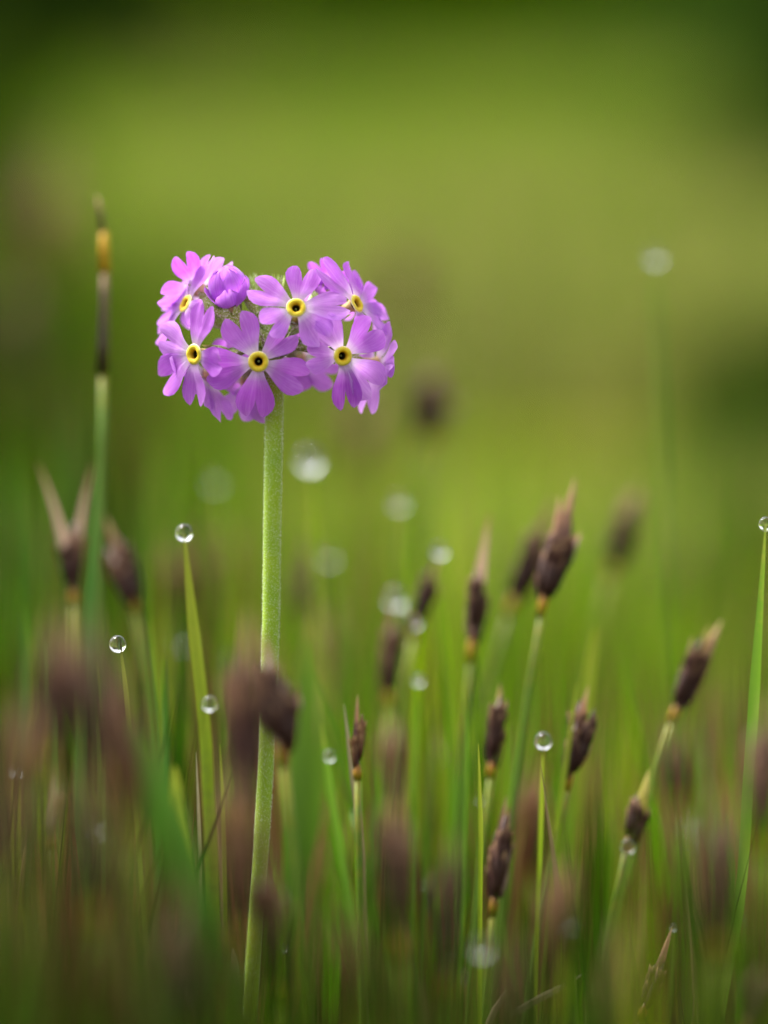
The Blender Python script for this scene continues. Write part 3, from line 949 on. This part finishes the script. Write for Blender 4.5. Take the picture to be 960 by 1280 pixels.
S('dark sedge head with two pale bracts spread in a V', (92, 742), (90, 640), 0.472, 31, 3, seed=13, stem_px_=(96, 850), bracts=(('pale', 1.62, -42), ('pale', 1.62, 28)))
S('reddish black sedge head tilted left beside the V shaped bracts', (166, 752), (130, 640), 0.470, 36, 3, seed=14, stem_px_=(172, 860), bracts=(('dark', 0.95, 0),))
S('blurred brown sedge head right under the purple florets', (533, 548), (547, 447), 0.590, 54, 3, seed=15, bracts=(('dark', 0.9, 0),))
S('blurred olive brown sedge head standing alone, leaning right', (765, 708), (802, 598), 0.562, 40, 3, seed=16, bracts=(('dark', 0.9, 0),))
S('faint brown sedge head dissolved in green blur behind the lone one', (852, 745), (858, 660), 0.700, 44, 3, seed=17)
S('narrow rusty sedge head with peach tip among thin stems', (447, 962), (447, 868), 0.490, 18, 2, True, seed=18, stem_px_=(450, 1060))
S('soft brown sedge head with a glowing pink tip', (492, 1010), (489, 885), 0.455, 28, 3, True, seed=19, stem_px_=(498, 1120), bracts=(('pale', 0.95, 0),))
S('dark brown blurred sedge head low behind the pink tipped one', (547, 1015), (549, 920), 0.560, 40, 3, seed=20)
S('dark sedge head leaning right at the foot of the sward', (805, 1262), (840, 1160), 0.500, 24, 2, seed=21, bracts=(('dark', 1.0, 0),))
S('black sedge head leaning into the tall right blade', (925, 1290), (975, 1190), 0.450, 34, 3, seed=22, bracts=())
S('dark brown sedge head leaning left in the near grass', (462, 1265), (424, 1135), 0.430, 30, 3, True, seed=23)
S('brown sedge head crossing in front of the primrose stem', (352, 938), (336, 785), 0.474, 46, 4, False, seed=24, stem_px_=(366, 1050), bracts=(('pale', 0.98, -8),))
S('blurred rusty sedge head left of the primrose stem', (306, 1010), (310, 760), 0.456, 46, 3, False, seed=25, stem_px_=(306, 1120))
S('large soft brown sedge head in the near grass', (140, 980), (96, 760), 0.415, 60, 4, False, seed=26, stem_px_=(160, 1120))
S('thin pale pink sedge head in the dark near grass', (66, 1050), (72, 955), 0.478, 20, 2, True, seed=27, stem_px_=(62, 1150), bracts=(('pale', 1.0, 0),))
S('very soft brown sedge head far behind, taller than all others', (60, 345), (62, 165), 0.800, 56, 3, True, seed=28)
S('soft brown sedge head far behind the right upper florets', (500, 405), (512, 300), 0.740, 44, 3, True, seed=30)
S('faint brown sedge head below the right florets', (455, 590), (462, 490), 0.680, 46, 3, True, seed=31)
S('small dark sedge head right of the primrose stem', (386, 770), (388, 670), 0.580, 32, 3, seed=32)
S('soft tan sedge head behind the grass by the primrose stem', (412, 860), (412, 745), 0.610, 40, 3, True, seed=33)
S('soft dark sedge head behind the brown tipped spike', (25, 450), (20, 345), 0.760, 54, 3, seed=34)
S('tan sedge head blurred behind the drop tipped yellow blade', (275, 760), (270, 640), 0.640, 46, 3, True, seed=35)
S('soft rusty sedge head tucked behind the near brown one', (222, 770), (212, 670), 0.600, 36, 3, True, seed=36)
S('near brown sedge head dissolved at the dark left edge', (8, 1105), (-4, 985), 0.400, 46, 3, seed=37)
S('soft tan sedge head behind the right leaning head', (905, 960), (925, 850), 0.640, 46, 3, True, seed=38)

for i, (bx, by, tx, ty, d_, w_) in enumerate([(170, 985, 148, 850, 0.43, 60), (60, 900, 70, 790, 0.42, 60), (120, 1090, 110, 960, 0.42, 60), (300, 1120, 296, 985, 0.43, 56),
        (348, 1190, 338, 1075, 0.45, 50), (500, 1130, 494, 1010, 0.44, 50), (20, 1010, 30, 890, 0.41, 60), (232, 1240, 222, 1120, 0.42, 56), (560, 1180, 566, 1070, 0.44, 46),
        (690, 1200, 696, 1090, 0.44, 46), (900, 1130, 912, 1010, 0.43, 56), (950, 1000, 962, 890, 0.44, 50), (770, 1290, 780, 1170, 0.42, 50), (640, 1290, 636, 1180, 0.42, 50)]):
    S('soft rusty tan sedge head melting into the near grass' if i % 3 == 0 else 'soft dark brown sedge head melting into the near grass', (bx, by + 45), (tx, ty - 30), d_ + 0.012, w_ * 0.7, 4, i % 3 == 0, seed=60 + i, group='blurred sedge heads in the near grass')

# ------------------------------------------------------------------ single blades one can pick out
def blade(label, pxs, d, wpx, mat='blade', group=None, name='grass_blade', dd=0.0, face=None, cat='blade', extra=None):
    """pxs: tip first, then downward; the blade runs on to the ground"""
    pts_ = [P(x, y, d + dd * i) for i, (x, y) in enumerate(pxs)]
    last = pts_[-1] - pts_[-2]
    if last.z < -1e-4:
        k_ = (pts_[-1].z + 0.004) / (-last.z)
        g_ = pts_[-1] + last * k_
        g_.x = pts_[-1].x + max(-0.03, min(0.03, g_.x - pts_[-1].x))
        g_.y = pts_[-1].y + max(-0.03, min(0.03, g_.y - pts_[-1].y))
    else:
        g_ = Vector((pts_[-1].x, pts_[-1].y, -0.004))
    pts_.append(g_)
    pts_ = pts_[::-1]
    n = 14
    # Catmull-Rom resample
    seg = len(pts_) - 1
    q = []
    for i in range(n + 1):
        t = i / n * seg
        a = min(int(t), seg - 1); f = t - a
        p0, p1, p2, p3 = pts_[max(a - 1, 0)], pts_[a], pts_[a + 1], pts_[min(a + 2, seg)]
        q.append(0.5 * ((2 * p1) + (p2 - p0) * f + (2 * p0 - 5 * p1 + 4 * p2 - p3) * f * f + (3 * p1 - p0 - 3 * p2 + p3) * f ** 3))
    rt = Vector((g_.x, g_.y, 0))
    w = wpx * PX * d / D
    ws = [w * (0.9 + 0.1 * math.sin(3 * i / n)) * min(1, 0.12 + (1 - i / n) * 3.2) for i in range(n + 1)]
    v, f, u = leaf_strip([p - rt for p in q], ws, face or (-FWD + RIGHT * random.uniform(-0.5, 0.5)).normalized(), 0.22)
    me = mesh_data(name, v, f, M[mat], u)
    o = link(name, me)
    o.location = rt
    tag(o, label, cat, group)
    return o

blade('tall upright green blade beside the tan grass, tipped with a drop', [(957, 655), (948, 800), (938, 960), (926, 1120), (900, 1270)], 0.500, 15, 'blade')
blade('yellow green blade tipped with a drop, rising left of the primrose stem', [(230, 668), (240, 780), (255, 920), (262, 1060)], 0.485, 17, 'blade_yellow')
blade('thin blade with a clear round drop hanging at its tip', [(149, 800), (155, 850), (162, 930), (170, 1030)], 0.499, 7, 'blade_yellow')
blade('bright yellow green blade glowing in the near grass', [(218, 958), (226, 1040), (240, 1120), (262, 1250)], 0.470, 28, 'blade_yellow')
blade('broad deep green blade slanting through the near grass', [(168, 900), (205, 1020), (245, 1150), (285, 1280)], 0.440, 52, 'blade_deep')
blade('short pale blade slanting up to the right near the ground', [(732, 1216), (690, 1240), (640, 1268), (600, 1300)], 0.500, 9, 'blade_dry')
blade('thin curved pale blade arching over the dark grass', [(-8, 1208), (12, 1225), (30, 1252), (48, 1290)], 0.497, 8, 'blade_dry')
blade('dry cream blade standing in the near grass', [(291, 1185), (293, 1220), (296, 1290)], 0.495, 13, 'blade_dry')
blade('dry cream blade leaning left in the near grass', [(232, 1225), (245, 1260), (262, 1300)], 0.490, 12, 'blade_dry')
blade('broad vivid green blade right behind the primrose stem', [(380, 770), (384, 900), (380, 1020), (372, 1160)], 0.535, 44, 'blade')
blade('vivid green blade leaning left, right of the primrose stem', [(402, 905), (412, 980), (428, 1080), (445, 1180)], 0.515, 12, 'blade')
blade('slender pale blade arching across the brown stalks', [(430, 880), (440, 960), (452, 1060), (456, 1180)], 0.505, 8, 'blade_dry')
blade('slender green stem leaning toward the primrose from the brown heads', [(392, 830), (418, 920), (440, 1010), (460, 1100)], 0.520, 9, 'blade')
blade('yellow tipped blade rising over the dark slim sedge head', [(746, 780), (737, 830), (726, 930), (718, 1060)], 0.535, 13, 'blade_yellow')
blade('thin blade close against the dark slim sedge head', [(721, 852), (712, 920), (700, 1010), (690, 1120)], 0.512, 6, 'blade_yellow')
blade('straight green blade standing behind the V shaped bracts', [(126, 560), (118, 660), (110, 780), (104, 920)], 0.53, 16, 'blade_deep')
for i, (x, y, x2, dd_, w_, m_) in enumerate([(583, 860, 578, 0.512, 7, 'blade'), (566, 900, 560, 0.53, 8, 'blade'), (598, 930, 600, 0.50, 6, 'blade_yellow'),
        (640, 900, 632, 0.53, 8, 'blade'), (510, 850, 503, 0.53, 7, 'blade_yellow'), (470, 900, 462, 0.52, 6, 'blade'), (538, 880, 530, 0.53, 8, 'blade'),
        (760, 1000, 752, 0.54, 12, 'blade'), (800, 1020, 806, 0.55, 12, 'blade'), (690, 1000, 700, 0.525, 7, 'blade_yellow'), (880, 900, 870, 0.57, 10, 'blade_dry'),
        (905, 960, 900, 0.56, 12, 'blade_dry'), (185, 770, 195, 0.53, 9, 'blade'), (205, 820, 200, 0.52, 10, 'blade_deep'), (120, 830, 128, 0.51, 6, 'blade'),
        (60, 800, 66, 0.52, 9, 'blade_deep'), (30, 760, 36, 0.54, 12, 'blade_deep'), (275, 930, 282, 0.505, 6, 'blade_yellow'), (245, 940, 250, 0.50, 5, 'blade_dry'),
        (360, 860, 356, 0.55, 16, 'blade'), (420, 760, 424, 0.6, 9, 'blade'), (450, 720, 444, 0.62, 10, 'blade'), (660, 820, 655, 0.57, 9, 'blade'),
        (815, 880, 806, 0.58, 10, 'blade_yellow'), (40, 600, 48, 0.6, 12, 'blade_deep'), (75, 520, 70, 0.64, 12, 'blade'), (170, 600, 160, 0.62, 12, 'blade'),
        (205, 540, 200, 0.66, 12, 'blade'), (10, 560, 15, 0.62, 12, 'blade_deep'), (100, 480, 108, 0.7, 14, 'blade_deep'), (540, 560, 548, 0.7, 10, 'blade'), (580, 620, 575, 0.66, 10, 'blade_yellow')]):
    blade({'blade': 'slender upright green blade among the sedge stalks', 'blade_yellow': 'slender upright yellow green blade among the sedge stalks', 'blade_deep': 'slender upright dark green blade among the sedge stalks', 'blade_dry': 'slender upright dry tan blade among the sedge stalks'}[m_], [(x, y), ((x + x2) / 2 + 2, y + 110), (x2, y + 240)], dd_, w_, m_, 'slender blades among the sedges')

# brown-tipped spike, tall on the left
root_b = P(126, 900, 0.53)
sp = thing('spike', 'tall spike with yellow orange tip and dark middle on a green stalk', 'sedge', (root_b.x, root_b.y, 0))
rt = Vector((root_b.x, root_b.y, 0))
def seg_tube(name, pxs, w0, w1, mat, d=0.53):
    q = [P(x, y, d) - rt for x, y in pxs]
    if name == 'stem':
        q.append(Vector((0, 0, -0.004)))
    n_ = len(q)
    v, f, u = tube(q[::-1], [(w1 + (w0 - w1) * i / (n_ - 1)) * PX * d / D / 2 for i in range(n_)], 8)
    part(name, v, f, mat, sp, u)
seg_tube('stem', [(129, 462), (128, 560), (126, 680), (124, 800)], 10, 12, M['sedge_stem'])
seg_tube('dark_sheath', [(131, 335), (131, 380), (130, 430), (129, 468)], 9, 15, M['spikelet'])
seg_tube('orange_band', [(130, 290), (130, 310), (131, 340)], 9, 13, plain('orange_sheath', (0.50, 0.27, 0.01), 0.5, 0.3, 0.2))
seg_tube('tip', [(122, 245), (126, 265), (130, 294)], 2, 8, M['bract_dark'])

# ------------------------------------------------------------------ drops of water
def uv_sphere(nu=20, nv_=12):
    V, F = [Vector((0, 0, 1))], []
    for j in range(1, nv_):
        th = math.pi * j / nv_
        for i in range(nu):
            a = 2 * math.pi * i / nu
            V.append(Vector((math.sin(th) * math.cos(a), math.sin(th) * math.sin(a), math.cos(th))))
    V.append(Vector((0, 0, -1)))
    for i in range(nu):
        F.append((0, 1 + i, 1 + (i + 1) % nu))
        F.append((len(V) - 1, 1 + (nv_ - 2) * nu + (i + 1) % nu, 1 + (nv_ - 2) * nu + i))
    for j in range(nv_ - 2):
        for i in range(nu):
            a, b = 1 + j * nu + i, 1 + j * nu + (i + 1) % nu
            F.append((a, a + nu, b + nu, b))
    return V, F
dv_, df_ = uv_sphere()
dv_ = [Vector((v.x * (1 - 0.06 * v.z), v.y * (1 - 0.06 * v.z), v.z * 1.04)) for v in dv_]
DROP = mesh_data('water_drop', dv_, df_, M['water'])
APER = 0.125 / 4.6
def drop(label, px, py, r_px, d, group=None, own=None, mat='blade', wp=6, lean=None):
    """r_px: drop radius in photo pixels at the focus distance; own: a thin blade carries it"""
    p = P(px, py, d)
    r = r_px * PX * 1.12
    o = link('water_drop', DROP)
    o.location = p
    o.scale = (r, r, r)
    tag(o, label, 'drop', group)
    if own:
        lx = lean if lean is not None else random.uniform(-14, 14)
        blade(own, [(px, py + r_px * 0.4), (px + lx * 0.4, py + 90), (px + lx, py + 210)], d, wp, mat, 'slender blades carrying dew drops', name='grass_blade')

def behind(R): return D / (1 - 2 * R * PX / APER)         # distance whose blur disc has radius R px
def before(R): return D / (1 + 2 * R * PX / APER)
G = 'dew drops on the tips of thin blades'
OWN = 'hair thin blade ending in a dew drop'
drop('clear round drop on the thin blade beside the tilted reddish sedge head', 147, 805, 9.5, 0.499)
drop('drop on the tip of the yellow green blade left of the primrose stem', 230, 666, 9.5, 0.487)
drop('drop on the side of the yellow green blade left of the primrose stem', 262, 880, 8.5, 0.483)
drop('drop on the peach tip of the slim purple sedge head', 550, 688, 9, 0.5395)
drop('drop on the side of the slim purple sedge head', 517, 777, 9, 0.5375)
drop('drop on top of the broad brown sedge head', 494, 748, 13, behind(12))
drop('bright sparkling drop by the stalk below the tall peach tipped sedge head', 679, 926, 10, 0.507, own='thin yellow green blade holding the bright sparkling drop by the tall sedge stalk', mat='blade_yellow', lean=-6)
drop('bright drop at the foot of the small slanting black sedge head', 785, 1058, 8, 0.5110)
drop('drop at the top of the tall upright right blade', 957, 655, 8, 0.499)
drop('drop on the bright leaning blade right of the primrose stem', 412, 945, 7, 0.514)
DL = {0: 'bright white out of focus drop right of the primrose stem, under the florets', 1: 'pale round drop disc between the primrose stem and the blurred brown head',
      2: 'faint drop disc between the clear round drop and the primrose stem', 3: 'faint ringed drop disc left of the primrose stem, under the florets',
      4: 'faint drop disc right of the primrose stem beside the small dark head', 5: 'small round drop below the slim purple sedge head',
      6: 'upper of two overlapping drop discs below the soft purple head', 7: 'lower of two overlapping drop discs below the soft purple head',
      8: 'drop disc on the lower part of the tall right blade', 9: 'bright white drop left of the low purple sedge head', 10: 'round drop disc at the foot of the low purple sedge head',
      15: 'soft drop disc in the dark near grass beside the thin pale pink head', 17: 'pale drop disc alone high in the open green blur', 19: 'large faint drop disc above the glowing yellow green blade',
      23: 'faint drop disc just above the bright white low drop'}
DB = {0: 'thin blade under the bright white drop right of the primrose stem', 17: 'tall thin blade rising alone into the open green blur', 9: 'thin blade under the bright white drop left of the low purple sedge head'}
for di, (x, y, r_, R, front) in enumerate([(387, 575, 16, 14, 0), (499, 628, 9, 17, 0), (227, 803, 8, 18, 0), (268, 603, 7, 22, 0), (411, 697, 8, 19, 0), (523, 850, 7, 7, 0),
        (862, 1028, 9, 13, 0), (862, 1051, 9, 13, 0), (932, 1153, 9, 13, 0), (530, 1120, 15, 10, 0), (602, 1185, 10, 16, 1), (558, 1203, 8, 19, 1), (580, 1221, 6, 6, 0),
        (709, 1153, 10, 16, 1), (460, 1085, 7, 10, 0), (124, 1035, 9, 15, 1), (842, 1160, 4, 2, 0), (819, 321, 9, 17, 0), (354, 1186, 4.5, 2, 0), (210, 950, 7, 22, 0),
        (3, 1203, 5, 3, 0), (600, 1000, 4, 6, 0), (20, 965, 5, 5, 0), (538, 1098, 7, 11, 0)]):
    drop(DL.get(di, 'glassy dew drop at the tip of a thin blade'), x, y, r_, before(R) if front else behind(R), G, DB.get(di, OWN), random.choice(['blade', 'blade', 'blade_yellow']), 6)
